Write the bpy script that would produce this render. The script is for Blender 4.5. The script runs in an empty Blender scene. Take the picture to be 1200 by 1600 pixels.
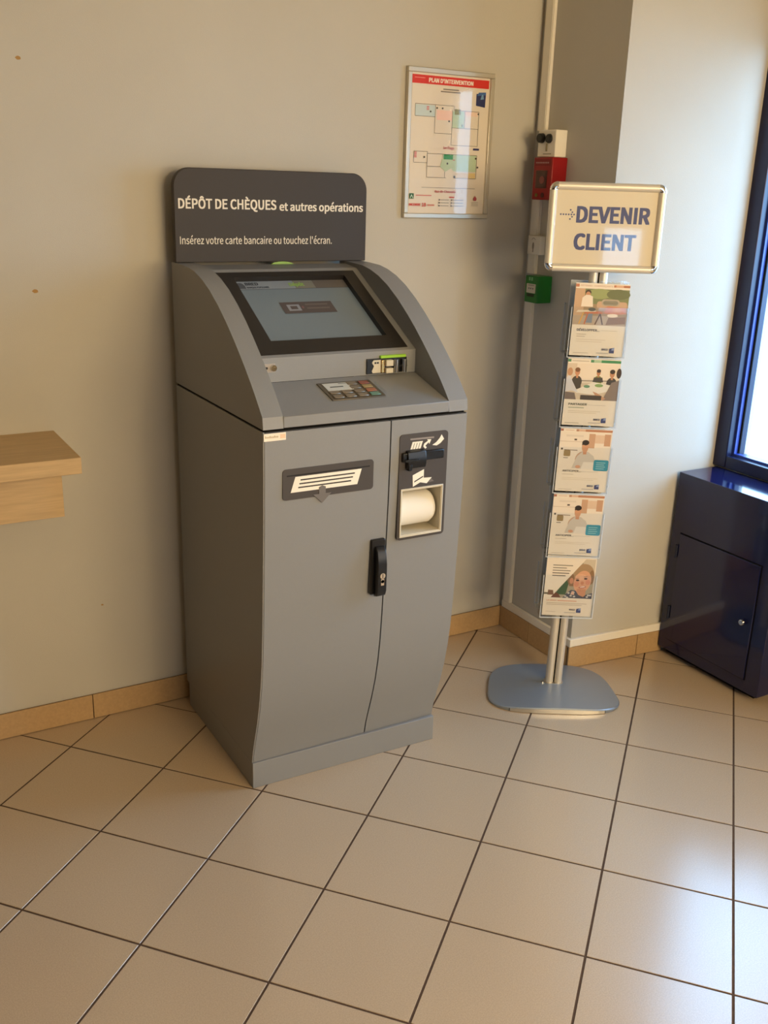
import bpy, bmesh, math, random
from mathutils import Vector, Matrix

random.seed(7)
sc = bpy.context.scene
C = sc.collection

# ------------------------------------------------------------------ camera
cam_d = bpy.data.cameras.new('camera')
cam_d.sensor_fit = 'VERTICAL'
cam_d.sensor_height = 24.0
cam_d.lens = 24.0 * 1541.13 / 1600.0
cam_d.clip_start = 0.05
cam = bpy.data.objects.new('camera', cam_d)
C.objects.link(cam)
cam.matrix_world = Matrix(((0.867302, 0.132549, -0.479810, -2.33003),
                           (-0.496917, 0.287334, -0.818848, -2.99338),
                           (0.029329, 0.948615, 0.315072, 1.72162),
                           (0, 0, 0, 1)))
sc.camera = cam

# ------------------------------------------------------------------ world and exposure
SKY = 17.0
w = bpy.data.worlds.new('sky')
sc.world = w
w.use_nodes = True
bg = w.node_tree.nodes['Background']
bg.inputs['Color'].default_value = (0.39, 0.69, 1.10, 1)
bg.inputs['Strength'].default_value = SKY

vs = sc.view_settings
vs.view_transform = 'Standard'
vs.look = 'None'
vs.gamma = 1.0
vs.use_curve_mapping = False
vs.exposure = -0.62
WARM_FILL = 165.0  # power shared by the added fill panels behind the viewer


def portal(name, loc, rot, sx, sy):
    d = bpy.data.lights.new(name, 'AREA')
    d.shape = 'RECTANGLE'
    d.size, d.size_y = sx, sy
    d.cycles.is_portal = True
    o = bpy.data.objects.new(name, d)
    o.location, o.rotation_euler = loc, rot
    C.objects.link(o)


# ------------------------------------------------------------------ helpers
def lin(c):
    return c / 12.92 if c <= 0.04045 else ((c + 0.055) / 1.055) ** 2.4


def rgb(h):
    h = h.lstrip('#')
    return tuple(lin(int(h[i:i + 2], 16) / 255) for i in (0, 2, 4))


MATS = {}


def mat(name, col, rough=0.5, metal=0.0, spec=0.5, noise=0.0, nscale=40, bump=0.0, bscale=300,
        coat=0.0, emit=0.0, stretch=None, coatr=0.05):
    if name in MATS:
        return MATS[name]
    m = bpy.data.materials.new(name)
    m.use_nodes = True
    nt = m.node_tree
    b = nt.nodes['Principled BSDF']
    c = rgb(col) if isinstance(col, str) else col
    b.inputs['Base Color'].default_value = (*c, 1)
    b.inputs['Roughness'].default_value = rough
    b.inputs['Metallic'].default_value = metal
    b.inputs['Specular IOR Level'].default_value = spec
    b.inputs['Coat Weight'].default_value = coat
    b.inputs['Coat Roughness'].default_value = coatr
    if emit:
        b.inputs['Emission Color'].default_value = (*c, 1)
        b.inputs['Emission Strength'].default_value = emit
    if noise or bump:
        tc = nt.nodes.new('ShaderNodeTexCoord')
        src = tc.outputs['Object']
        if stretch:
            mp = nt.nodes.new('ShaderNodeMapping')
            mp.inputs['Scale'].default_value = stretch
            nt.links.new(src, mp.inputs['Vector'])
            src = mp.outputs['Vector']
    if noise:
        n = nt.nodes.new('ShaderNodeTexNoise')
        n.inputs['Scale'].default_value = nscale
        n.inputs['Detail'].default_value = 4
        nt.links.new(src, n.inputs['Vector'])
        r = nt.nodes.new('ShaderNodeMapRange')
        r.inputs['From Min'].default_value = 0.3
        r.inputs['From Max'].default_value = 0.7
        r.inputs['To Min'].default_value = 1 - noise
        r.inputs['To Max'].default_value = 1 + noise
        nt.links.new(n.outputs['Fac'], r.inputs['Value'])
        mx = nt.nodes.new('ShaderNodeVectorMath')
        mx.operation = 'SCALE'
        mx.inputs[0].default_value = c
        nt.links.new(r.outputs['Result'], mx.inputs['Scale'])
        nt.links.new(mx.outputs['Vector'], b.inputs['Base Color'])
    if bump:
        n2 = nt.nodes.new('ShaderNodeTexNoise')
        n2.inputs['Scale'].default_value = bscale
        n2.inputs['Detail'].default_value = 3
        nt.links.new(src, n2.inputs['Vector'])
        bp = nt.nodes.new('ShaderNodeBump')
        bp.inputs['Strength'].default_value = bump
        bp.inputs['Distance'].default_value = 0.002
        nt.links.new(n2.outputs['Fac'], bp.inputs['Height'])
        nt.links.new(bp.outputs['Normal'], b.inputs['Normal'])
    MATS[name] = m
    return m


def clear_mat(name, tint, ior=1.45, rough=0.02, haze=0.0):
    """thin clear sheet: straight-through light plus a Fresnel reflection"""
    if name in MATS:
        return MATS[name]
    m = bpy.data.materials.new(name)
    m.use_nodes = True
    nt = m.node_tree
    nt.nodes.clear()
    out = nt.nodes.new('ShaderNodeOutputMaterial')
    tr = nt.nodes.new('ShaderNodeBsdfTransparent')
    tr.inputs['Color'].default_value = (*tint, 1)
    gl = nt.nodes.new('ShaderNodeBsdfGlossy')
    gl.inputs['Roughness'].default_value = rough
    fr = nt.nodes.new('ShaderNodeFresnel')
    fr.inputs['IOR'].default_value = ior
    mx = nt.nodes.new('ShaderNodeMixShader')
    geo = nt.nodes.new('ShaderNodeNewGeometry')      # reflect at the front faces of the sheet only
    inv = nt.nodes.new('ShaderNodeMath')
    inv.operation = 'SUBTRACT'
    inv.inputs[0].default_value = 1.0
    nt.links.new(geo.outputs['Backfacing'], inv.inputs[1])
    mul = nt.nodes.new('ShaderNodeMath')
    mul.operation = 'MULTIPLY'
    nt.links.new(fr.outputs['Fac'], mul.inputs[0])
    nt.links.new(inv.outputs['Value'], mul.inputs[1])
    nt.links.new(mul.outputs['Value'], mx.inputs['Fac'])
    base = tr.outputs['BSDF']
    if haze:
        df = nt.nodes.new('ShaderNodeBsdfDiffuse')
        df.inputs['Color'].default_value = (0.8, 0.85, 0.9, 1)
        m2 = nt.nodes.new('ShaderNodeMixShader')
        m2.inputs['Fac'].default_value = haze
        nt.links.new(tr.outputs['BSDF'], m2.inputs[1])
        nt.links.new(df.outputs['BSDF'], m2.inputs[2])
        base = m2.outputs['Shader']
    nt.links.new(base, mx.inputs[1])
    nt.links.new(gl.outputs['BSDF'], mx.inputs[2])
    nt.links.new(mx.outputs['Shader'], out.inputs['Surface'])
    MATS[name] = m
    return m


def pcol(h, rough=0.45, emit=0.0):
    return mat('print_%s_%s_%s' % (h.lstrip('#'), rough, emit), h, rough, spec=0.4, emit=emit)


ORI = {}


def bx(bm, x0, x1, y0, y1, z0, z1):
    v = [bm.verts.new(p) for p in ((x0, y0, z0), (x1, y0, z0), (x1, y1, z0), (x0, y1, z0),
                                   (x0, y0, z1), (x1, y0, z1), (x1, y1, z1), (x0, y1, z1))]
    for f in ((0, 3, 2, 1), (4, 5, 6, 7), (0, 1, 5, 4), (1, 2, 6, 5), (2, 3, 7, 6), (3, 0, 4, 7)):
        bm.faces.new([v[i] for i in f])
    return bm


def box(x0, x1, y0, y1, z0, z1):
    return bx(bmesh.new(), x0, x1, y0, y1, z0, z1)


def prism(bm, pts, fn, a, b):
    """pts 2D outline, fn(u, v, t) -> 3D point, extruded from t=a to t=b"""
    va = [bm.verts.new(fn(u, v, a)) for u, v in pts]
    vb = [bm.verts.new(fn(u, v, b)) for u, v in pts]
    n = len(pts)
    bm.faces.new(va)
    bm.faces.new(list(reversed(vb)))
    for i in range(n):
        j = (i + 1) % n
        bm.faces.new((va[j], va[i], vb[i], vb[j]))
    return bm


XZ = lambda u, v, t: (u, t, v)      # outline in a wall-parallel plane, extruded in y
YZ = lambda u, v, t: (t, u, v)      # side profile, extruded in x
XY = lambda u, v, t: (u, v, t)


def rrect(x0, y0, x1, y1, r, seg=6, corners=(1, 1, 1, 1)):
    out = []
    for k, (cx, cy, a0) in enumerate(((x1 - r, y1 - r, 0), (x0 + r, y1 - r, 90), (x0 + r, y0 + r, 180), (x1 - r, y0 + r, 270))):
        if not corners[k]:
            out.append(((x1, y1), (x0, y1), (x0, y0), (x1, y0))[k])
            continue
        for i in range(seg + 1):
            a = math.radians(a0 + 90 * i / seg)
            out.append((cx + r * math.cos(a), cy + r * math.sin(a)))
    return out


def cyl(bm, p0, p1, r0, r1=None, n=20):
    r1 = r0 if r1 is None else r1
    p0, p1 = Vector(p0), Vector(p1)
    d = (p1 - p0).normalized()
    a = d.orthogonal().normalized()
    b = d.cross(a)
    va, vb = [], []
    for i in range(n):
        t = 2 * math.pi * i / n
        o = a * math.cos(t) + b * math.sin(t)
        va.append(bm.verts.new(p0 + o * r0))
        vb.append(bm.verts.new(p1 + o * r1))
    bm.faces.new(list(reversed(va)))
    bm.faces.new(vb)
    for i in range(n):
        j = (i + 1) % n
        bm.faces.new((va[i], va[j], vb[j], vb[i]))
    return bm


def obj(name, bm, m, parent=None, bevel=0.0, smooth=False, seg=2):
    me = bpy.data.meshes.new(name)
    bmesh.ops.recalc_face_normals(bm, faces=bm.faces[:])
    root = parent
    while root is not None and root.parent is not None:
        root = root.parent
    if root is not None and root.name in ORI:
        bmesh.ops.translate(bm, verts=bm.verts[:], vec=-ORI[root.name])
    bm.to_mesh(me)
    bm.free()
    me.materials.append(m)
    o = bpy.data.objects.new(name, me)
    C.objects.link(o)
    o.parent = parent
    if bevel:
        md = o.modifiers.new('bevel', 'BEVEL')
        md.width = bevel
        md.segments = seg
        md.limit_method = 'ANGLE'
        md.angle_limit = math.radians(40)
        smooth = True
    if smooth:
        for p in me.polygons:
            p.use_smooth = True
        try:
            me.set_sharp_from_angle(angle=math.radians(35))
        except Exception:
            pass
    return o


def tag(o, label, cat, group=None, kind=None):
    if label:
        o['label'] = label
    if cat:
        o['category'] = cat
    if group:
        o['group'] = group
    if kind:
        o['kind'] = kind
    return o


def struct(o, label):
    o['kind'] = 'structure'
    o['label'] = label
    return o


def thing(name, label, cat, loc, rotz=0.0, group=None, local=False):
    o = bpy.data.objects.new(name, None)
    o.empty_display_size = 0.1
    C.objects.link(o)
    o.location = loc
    o.rotation_euler = (0, 0, rotz)
    if not local:
        ORI[o.name] = Vector(loc)
    return tag(o, label, cat, group)


FONT = None
try:        # the sans face that ships with Blender; the built-in face serves where it is missing
    import os
    _p = os.path.join(bpy.utils.system_resource('DATAFILES', path='fonts'), 'Noto Sans CJK Regular.woff2')
    if os.path.exists(_p):
        FONT = bpy.data.fonts.load(_p)
except Exception:
    FONT = None


def text_geo(s, bold=0.0):
    cu = bpy.data.curves.new('t', 'FONT')
    if FONT is not None:
        cu.font = FONT
    cu.body = s
    cu.size = 1.0
    cu.resolution_u = 3
    cu.fill_mode = 'FRONT'
    o = bpy.data.objects.new('t', cu)
    C.objects.link(o)
    dg = bpy.context.evaluated_depsgraph_get()
    me = bpy.data.meshes.new_from_object(o.evaluated_get(dg))
    vs_ = [(v.co.x, v.co.y) for v in me.vertices]
    fs = [tuple(p.vertices) for p in me.polygons]
    bpy.data.objects.remove(o)
    bpy.data.curves.remove(cu)
    bpy.data.meshes.remove(me)
    return vs_, fs


_v = text_geo('H')[0]
CAP = max(q[1] for q in _v) - min(q[1] for q in _v)   # cap height at size 1


class Print:
    """flat print on a surface: coloured shapes in (0..1, 0..1) of a sheet, each a hair above the last"""
    def __init__(s, org, ex, ey, w, h, rough=0.45, emit=0.0):
        s.o, s.ex, s.ey = Vector(org), Vector(ex), Vector(ey)
        s.n = s.ex.cross(s.ey).normalized()
        s.w, s.h, s.rough, s.emit = w, h, rough, emit
        s.v, s.f, s.fm, s.m, s.k = [], [], [], [], 0

    def _add(s, pts, faces, col):
        s.k += 1
        i0 = len(s.v)
        for u, v in pts:
            s.v.append(s.o + s.ex * (u * s.w) + s.ey * (v * s.h) + s.n * (0.00025 + 0.00004 * s.k))
        if col not in s.m:
            s.m.append(col)
        for f in faces:
            s.f.append([i0 + i for i in f])
            s.fm.append(s.m.index(col))

    def poly(s, col, *pts):
        s._add(pts, [tuple(range(len(pts)))], col)

    def rect(s, col, x0, y0, x1, y1):
        s.poly(col, (x0, y0), (x1, y0), (x1, y1), (x0, y1))

    def rr(s, col, x0, y0, x1, y1, r):
        k = s.w / s.h
        pts = rrect(x0 * s.w, y0 * s.h, x1 * s.w, y1 * s.h, r)
        s.poly(col, *[(a / s.w, b / s.h) for a, b in pts])

    def ell(s, col, cx, cy, rx, ry, n=18, rot=0.0):
        ca, sa = math.cos(rot), math.sin(rot)
        pts = []
        for i in range(n):
            t = 2 * math.pi * i / n
            a, b = rx * s.w * math.cos(t), ry * s.h * math.sin(t)
            pts.append((cx + (a * ca - b * sa) / s.w, cy + (a * sa + b * ca) / s.h))
        s.poly(col, *pts)

    def line(s, col, x0, y0, x1, y1, t):
        a, b = Vector((x0 * s.w, y0 * s.h)), Vector((x1 * s.w, y1 * s.h))
        d = (b - a).normalized()
        p = Vector((-d.y, d.x)) * t / 2
        s.poly(col, *[(q.x / s.w, q.y / s.h) for q in (a - p, b - p, b + p, a + p)])

    def path(s, col, pts, t):
        for a, b in zip(pts[:-1], pts[1:]):
            s.line(col, a[0], a[1], b[0], b[1], t)

    def text(s, col, body, x, y, cap, width=None, bold=0.0, align='l'):
        vs_, fs = text_geo(body, bold)
        if not vs_:
            return
        k = cap * s.h / CAP
        x0 = min(v[0] for v in vs_)
        x1 = max(v[0] for v in vs_)
        kx = k if width is None else width * s.w / (x1 - x0)
        wtot = (x1 - x0) * kx / s.w
        ox = x - (wtot / 2 if align == 'c' else wtot if align == 'r' else 0)
        # heavier strokes: the same outline laid down again, shifted by a hair
        sh = [(0, 0)] if not bold else [(dx * bold, dy * bold) for dx in (-1, 0, 1) for dy in (-.7, 0, .7)]
        for dx, dy in sh:
            s._add([(ox + (a + dx - x0) * kx / s.w, y + (b + dy) * k / s.h) for a, b in vs_], fs, col)

    def build(s, name, parent):
        root = parent
        while root.parent is not None:
            root = root.parent
        off = ORI.get(root.name, Vector((0, 0, 0)))
        me = bpy.data.meshes.new(name)
        me.from_pydata([tuple(v - off) for v in s.v], [], s.f)
        for c in s.m:
            me.materials.append(pcol(c, s.rough, s.emit))
        me.polygons.foreach_set('material_index', s.fm)
        me.update()
        o = bpy.data.objects.new(name, me)
        C.objects.link(o)
        o.parent = parent
        return o


# ------------------------------------------------------------------ materials
M_WALL = mat('wall_paint', '#bdb8ad', 0.75, spec=0.25, noise=0.025, nscale=3, bump=0.25, bscale=420)
M_CEIL = mat('ceiling_paint', '#c6bca6', 0.9, spec=0.2)
M_TILE = mat('floor_tile', '#bba68c', 0.22, spec=1.0, noise=0.10, nscale=330, bump=0.06, bscale=160)
M_GROUT = mat('grout', '#57463a', 0.9, spec=0.1, noise=0.15, nscale=60)
M_SKIRT = mat('skirting_tile', '#b4946a', 0.45, spec=0.4, noise=0.07, nscale=120, bump=0.05)
M_TRUNK = mat('white_plastic', '#ebe4d6', 0.45, spec=0.4)
M_GREY = mat('grey_powder_coat', '#858687', 0.42, spec=0.45, bump=0.08, bscale=900, noise=0.02, nscale=500)
M_GREYD = mat('charcoal_plate', '#433e3c', 0.5, spec=0.4)
M_HEAD = mat('charcoal_board', '#38322e', 0.6, spec=0.35)
M_BEZEL = mat('black_bezel', '#242120', 0.4, spec=0.4)
M_BLACK = mat('black_plastic', '#0d0d0e', 0.28, spec=0.5)
M_GAP = mat('dark_gap', '#141210', 0.9, spec=0.1)
M_CREAM = mat('cream_plastic', '#cdc5b2', 0.45, spec=0.4)
M_PAPER = mat('paper', '#e9e4d8', 0.7, spec=0.2)
M_ALU = mat('brushed_aluminium', '#cfcac0', 0.32, metal=0.9, noise=0.04, nscale=80, stretch=(1, 1, 40))
M_RAIL = mat('satin_rail', '#d8d0c2', 0.42, metal=.35)
M_SILVER = mat('silver_paint', '#9aa3ad', 0.36, metal=0.55)
M_CHROME = mat('chrome', '#e2e0dc', 0.08, metal=1.0)
M_BLUE = mat('blue_lacquer', '#0c133e', 0.12, spec=0.5, coat=0.3)
M_FRAMEB = mat('blue_frame', '#14193c', 0.3, spec=0.5)
M_BEAD = mat('blue_bead', '#31479c', 0.25, spec=0.5)
M_OAK = mat('oak_laminate', '#c3a67c', 0.5, spec=0.35, noise=0.10, nscale=9, stretch=(1.0, 14, 14), bump=0.03, bscale=30)
M_RED = mat('red_plastic', '#8e0e13', 0.35, spec=0.45)
M_GREEN = mat('green_plastic', '#197026', 0.35, spec=0.45)
M_LIME = mat('lime_plastic', '#7fa646', 0.4)
M_GLASS = clear_mat('window_glass', (0.97, 0.985, 0.98))
M_ACRYL = clear_mat('clear_acrylic', (0.965, 0.98, 0.995), 1.40, 0.03)
M_GLINT = clear_mat('acrylic_edge_glint', (0.95, 0.97, 1.0), 1.45, 0.1, haze=0.55)  # whitish haze painted in for the highlight on the acrylic edges
M_SHEET = clear_mat('clear_sheet', (0.98, 0.98, 0.97), 1.5, 0.04)
M_BRASS = mat('brass', '#c9a46a', 0.22, metal=1.0)

# ------------------------------------------------------------------ the room
CEIL = 2.75
XL, XR, YF = -5.6, 0.62, -4.6          # left wall, window wall inner faces, front wall behind the camera
PT = math.tan(math.radians(5.5))       # the pillar front is slightly out of square


def pil_y(x):
    return -0.437 - PT * x


struct(obj('wall_back', box(XL - .2, 0.30, 0.0, 0.2, -.05, CEIL), M_WALL), 'beige painted wall behind the grey kiosk')
for cx_, cz_, r_ in ((-1.753, 2.014, .007), (-1.757, 1.402, .008), (-1.626, .399, .004)):
    b_ = bmesh.new()
    prism(b_, [(cx_ + r_ * (1 + .25 * math.sin(3 * k)) * math.cos(k * .628), cz_ + r_ * .7 * math.sin(k * .628)) for k in range(10)], XZ, -.0006, .001)
    obj('paint_chip', b_, mat('bare_plaster', '#a8834f', .9), bpy.data.objects['wall_back'])
# pillar with a rounded arris turning into the window reveal
pp = [(0.0, 0.0), (0.0, -0.437), (0.47, pil_y(.47))]
for i in range(1, 7):
    t = i / 6
    pp.append((0.47 + 0.16 * t, pil_y(.47) - 0.014 * t + 0.034 * t * t))
pp += [(0.80, pp[-1][1]), (0.80, 0.0)]
struct(obj('wall_pillar', prism(bmesh.new(), pp, XY, -.05, CEIL), M_WALL, smooth=True), 'painted pillar standing out from the wall beside the window')
struct(obj('wall_left', box(XL - .2, XL, YF, 0, -.05, CEIL), mat('brown_wall', '#4a3524', .8)), 'plain painted wall on the left')
struct(obj('ceiling', box(XL - .2, XR + .2, YF - .2, .2, CEIL, CEIL + .1), M_CEIL), 'plain pale ceiling')

# window wall with a window over the cabinet and a glazed door nearer the camera
WY0, WY1, WZ0, WZ1 = -1.75, -0.462, 0.742, 2.26
DY0, DY1, DZ1 = -3.45, -2.85, 2.15
bm = bmesh.new()
for a in ((WY0, WY1, -.05, WZ0), (WY0, WY1, WZ1, CEIL), (DY1, WY0, -.05, CEIL), (DY0, DY1, DZ1, CEIL),
          (YF - .2, DY0, -.05, CEIL)):
    bx(bm, XR, XR + .2, *a)
struct(obj('wall_right', bm, M_WALL), 'window wall at the right')
# front wall, behind the camera, with a narrow glazed light
BX0, BX1, BZ0, BZ1 = -1.52, -1.19, 0.75, 1.48
bm = bmesh.new()
for a in ((XL - .2, BX0, -.05, CEIL), (BX1, XR, -.05, CEIL), (BX0, BX1, -.05, BZ0), (BX0, BX1, BZ1, CEIL)):
    bx(bm, a[0], a[1], YF - .2, YF, a[2], a[3])
struct(obj('wall_front', bm, M_WALL), 'painted wall behind the viewer')
struct(obj('pavement', box(-9, 12, -14, 8, -.35, -.20), mat('pavement', '#a9a49a', 0.9, noise=.1, nscale=4)), 'pale street pavement outside the glass')

# --- windows
def glazed(name, label, axis, a0, a1, z0, z1, c, t, stile, rails, mulls, m=M_FRAMEB, handle=None):
    """frame in plane x=c (axis 'y') or y=c (axis 'x'); parts: stiles, rails, beads, panes"""
    def b(u0, u1, v0, v1, d0, d1):
        return box(d0, d1, u0, u1, v0, v1) if axis == 'y' else box(u0, u1, d0, d1, v0, v1)
    e = bpy.data.objects.new(name, None)
    C.objects.link(e)
    ORI[e.name] = Vector((0, 0, 0))
    struct(e, label)
    xs = [a0] + list(mulls) + [a1]
    obj('stile', b(a0, a0 + stile, z0, z1, c, c + t), m, e, bevel=.003)
    obj('stile', b(a1 - stile, a1, z0, z1, c, c + t), m, e, bevel=.003)
    obj('rail', b(a0 + stile, a1 - stile, z0, z0 + rails[0], c, c + t), m, e, bevel=.003)
    obj('rail', b(a0 + stile, a1 - stile, z1 - rails[1], z1, c, c + t), m, e, bevel=.003)
    for q in mulls:
        obj('mullion', b(q - .03, q + .03, z0 + rails[0], z1 - rails[1], c, c + t), m, e, bevel=.003)
    n = len(xs) - 1
    for i in range(n):
        u0 = xs[i] + (stile if i == 0 else .03)
        u1 = xs[i + 1] - (stile if i == n - 1 else .03)
        v0, v1 = z0 + rails[0], z1 - rails[1]
        bw = .008
        d0, d1 = c + .032, c + t * .55
        for q in ((u0, u0 + bw, v0, v1), (u1 - bw, u1, v0, v1), (u0 + bw, u1 - bw, v0, v0 + bw), (u0 + bw, u1 - bw, v1 - bw, v1)):
            obj('bead', b(*q, d0, d1), M_BEAD, e)
        obj('gasket', b(u0 + bw, u0 + bw + .006, v0 + bw, v1 - bw, d1 - .006, d1), M_GAP, e)
        obj('gasket', b(u1 - bw - .006, u1 - bw, v0 + bw, v1 - bw, d1 - .006, d1), M_GAP, e)
        obj('pane', b(u0, u1, v0, v1, c + t * .6, c + t * .6 + .006), M_GLASS, e)
    return e


FX = 0.600
glazed('window_1', 'dark blue framed window standing above the blue cabinet', 'y', WY0, WY1, WZ0, WZ1, FX, .10, .068, (.046, .08), (-1.22,))
glazed('door_1', 'glazed blue street door nearer the viewer', 'y', DY0, DY1, 0.0, DZ1, XR + .02, .06, .09, (.2, .1), ())
glazed('window_2', 'narrow glazed light in the wall behind the viewer', 'x', BX0 - .04, BX1 + .04, BZ0 - .04, BZ1 + .04, YF - .1, .06, .04, (.04, .04), ())
portal('window_portal', (XR + .12, (WY0 + WY1) / 2, (WZ0 + WZ1) / 2), (0, math.radians(90), 0), WZ1 - WZ0, WY1 - WY0)
portal('door_portal', (XR + .12, (DY0 + DY1) / 2, DZ1 / 2), (0, math.radians(90), 0), DZ1, DY1 - DY0)
portal('light_portal', ((BX0 + BX1) / 2, YF - .15, (BZ0 + BZ1) / 2), (math.radians(90), 0, 0), BX1 - BX0, BZ1 - BZ0)

# --- floor: grout bed plus every tile, laid diagonally to the walls
TS = 0.3333
T0 = Vector((-2.06728, -0.84149))
TX = Vector((0.66262, -0.748956))
TY = Vector((0.748956, 0.66262))
floor = struct(obj('floor', box(XL - .2, XR + .2, YF - .2, .2, -.06, -.0013), M_GROUT), 'beige square floor tiles laid diagonally with dark joints')


def clip(poly, a, b, c):      # keep a*x+b*y<=c
    out = []
    for i in range(len(poly)):
        p, q = poly[i], poly[(i + 1) % len(poly)]
        dp, dq = a * p[0] + b * p[1] - c, a * q[0] + b * q[1] - c
        if dp <= 0:
            out.append(p)
        if (dp < 0 < dq) or (dq < 0 < dp):
            t = dp / (dp - dq)
            out.append((p[0] + (q[0] - p[0]) * t, p[1] + (q[1] - p[1]) * t))
    return out


tile_me = None
J = 0.0029
for i in range(-20, 21):
    for j in range(-20, 21):
        cs = []
        for di, dj in ((J, J), (TS - J, J), (TS - J, TS - J), (J, TS - J)):
            q = T0 + TX * (i * TS + di) + TY * (j * TS + dj)
            cs.append((q.x, q.y))
        full = all(XL < x < XR and YF < y < 0 for x, y in cs)
        pl = cs
        if not full:
            for abc in ((1, 0, XR), (-1, 0, -XL), (0, 1, 0.0), (0, -1, -YF)):
                pl = clip(pl, *abc) if pl else pl
            if len(pl) < 3:
                continue
            ar = abs(sum(pl[k][0] * pl[(k + 1) % len(pl)][1] - pl[(k + 1) % len(pl)][0] * pl[k][1] for k in range(len(pl)))) / 2
            if ar < 2e-4:
                continue
        cx, cy = sum(p[0] for p in cs) / 4, sum(p[1] for p in cs) / 4
        if all(x > 0.02 and y > pil_y(x) + .02 for x, y in pl):
            continue                                     # wholly under the pillar
        if full and tile_me:
            o = bpy.data.objects.new('floor_tile', tile_me)
            C.objects.link(o)
            o.parent = floor
        else:
            b_ = bmesh.new()
            prism(b_, [(p[0] - cx, p[1] - cy) for p in pl], XY, -.012, 0.0)
            o = obj('floor_tile', b_, M_TILE, floor)
            if full:
                bb = bmesh.new()
                bb.from_mesh(o.data)
                bmesh.ops.bevel(bb, geom=[e for e in bb.edges if all(v.co.z > -.001 for v in e.verts)], offset=.0006, segments=1, affect='EDGES')
                bb.to_mesh(o.data)
                bb.free()
                tile_me = o.data
        o.location = (cx, cy, random.uniform(-.0002, .0002))

# --- skirting tiles and plastic trunking
SH = 0.088


def skirting(name, label, p0, p1, nrm, joints, h=SH):
    """backing mortar strip with a tile between each two joints (distances along p0->p1)"""
    p0, p1, nrm = Vector(p0), Vector(p1), Vector(nrm)
    d = (p1 - p0)
    L = d.length
    d.normalize()

    def slab(a, b, t0, t1, z0, z1):
        q = [p0 + d * a + nrm * t0, p0 + d * b + nrm * t0, p0 + d * b + nrm * t1, p0 + d * a + nrm * t1]
        return prism(bmesh.new(), [(v.x, v.y) for v in q], XY, z0, z1)
    e = struct(obj(name, slab(0, L, .0005, .006, 0.001, h - .002), M_GROUT), label)
    js = [0] + list(joints) + [L]
    for a, b in zip(js[:-1], js[1:]):
        obj('skirting_tile', slab(a + .0012, b - .0012, .006, .0125, .002, h), M_SKIRT, e, bevel=.001)
    return e


xs = [-1.68 + .333 * k for k in range(-7, 5)]
skirting('baseboard_back', 'tan skirting tiles along the beige wall', (XL, 0, 0), (-0.013, 0, 0), (0, -1, 0), [x - XL for x in xs if x < -.03 and x > XL + .05])
skirting('baseboard_pillar', 'tan skirting tiles along the shaded side of the pillar', (0, -.0, 0), (0, -.449, 0), (-1, 0, 0), [.20])
d5 = Vector((math.cos(math.radians(-5.5)), math.sin(math.radians(-5.5)), 0))
n5 = Vector((d5.y, -d5.x, 0))
skirting('baseboard_right', 'tan skirting tiles along the front of the pillar', (-.0125, pil_y(-.0125), 0), (.43, pil_y(.43), 0), n5, [.32])
TZ0, TZ1 = 0.09, 0.121


def strip(a, b, nrm, t, z0, z1):
    a, b, nrm = Vector(a), Vector(b), Vector(nrm)
    q = [a + nrm * .0005, b + nrm * .0005, b + nrm * t, a + nrm * t]
    return prism(bmesh.new(), [(v.x, v.y) for v in q], XY, z0, z1)


struct(obj('trim_1', strip((0, -.02, 0), (0, -.452, 0), (-1, 0, 0), .014, TZ0, TZ1), M_TRUNK, bevel=.002), 'white cable trunking on the skirting of the pillar side')
struct(obj('trim_2', strip((-.0005, pil_y(-.0005), 0), (.43, pil_y(.43), 0), n5, .014, TZ0, TZ1), M_TRUNK, bevel=.002), 'white cable trunking on the skirting of the pillar front')
bm = bmesh.new()
for z0, z1 in ((1.917, CEIL), (1.5635, 1.685), (1.428, 1.496), (.122, 1.331)):
    bx(bm, -.013, -.0005, -.070, -.026, z0, z1)
    bx(bm, -.0145, -.013, -.066, -.030, z0, z1)
struct(obj('trim_3', bm, M_TRUNK), 'white vertical cable trunking in the corner by the pillar')

# ------------------------------------------------------------------ warm fill lights added on the unseen wall behind the viewer
def fill(x, z, hx, hz, share, label):
    t = thing('added_fill', label, 'fill', (x, YF, z))
    obj('fill_back', box(x - hx - .02, x + hx + .02, YF + .0005, YF + .03, z - hz - .02, z + hz + .02), M_TRUNK, t, bevel=.004)
    obj('fill_panel', box(x - hx, x + hx, YF + .0305, YF + .06, z - hz, z + hz), mat('fill_glow', (1, .78, .5), .6, emit=3.0), t)
    d = bpy.data.lights.new('fill_light', 'AREA')
    d.shape = 'RECTANGLE'
    d.size, d.size_y = 2 * hx, 2 * hz
    d.energy = WARM_FILL * share
    d.color = (1.0, .75, .42)
    o = bpy.data.objects.new('fill_light', d)
    C.objects.link(o)
    o.parent = t
    o.location = (0, .065, 0)
    o.rotation_euler = (math.radians(90), 0, 0)


fill(-0.27, 1.55, .65, .38, .5, 'wide low added warm lamp on the wall behind the viewer')
fill(-1.08, 2.2, .36, .24, .5, 'smaller high added warm lamp above the narrow glazed light behind the viewer')

# ------------------------------------------------------------------ the kiosk
KX0, KX1, KXM = -1.366, -0.737, -0.988
kiosk = thing('cheque_deposit_kiosk', 'tall grey bank self-service kiosk with sloped touch screen and charcoal header board', 'kiosk', (-1.05, -.36, 0))
# lower front profile, top to bottom (y, z)
FP = [(-.7276, 1.112), (-.727, 1.00), (-.7245, .88), (-.720, .76), (-.7145, .64), (-.709, .53), (-.7025, .44), (-.694, .37),
      (-.681, .30), (-.664, .235), (-.645, .175), (-.630, .125), (-.622, .0855)]
YB = -.045


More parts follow.
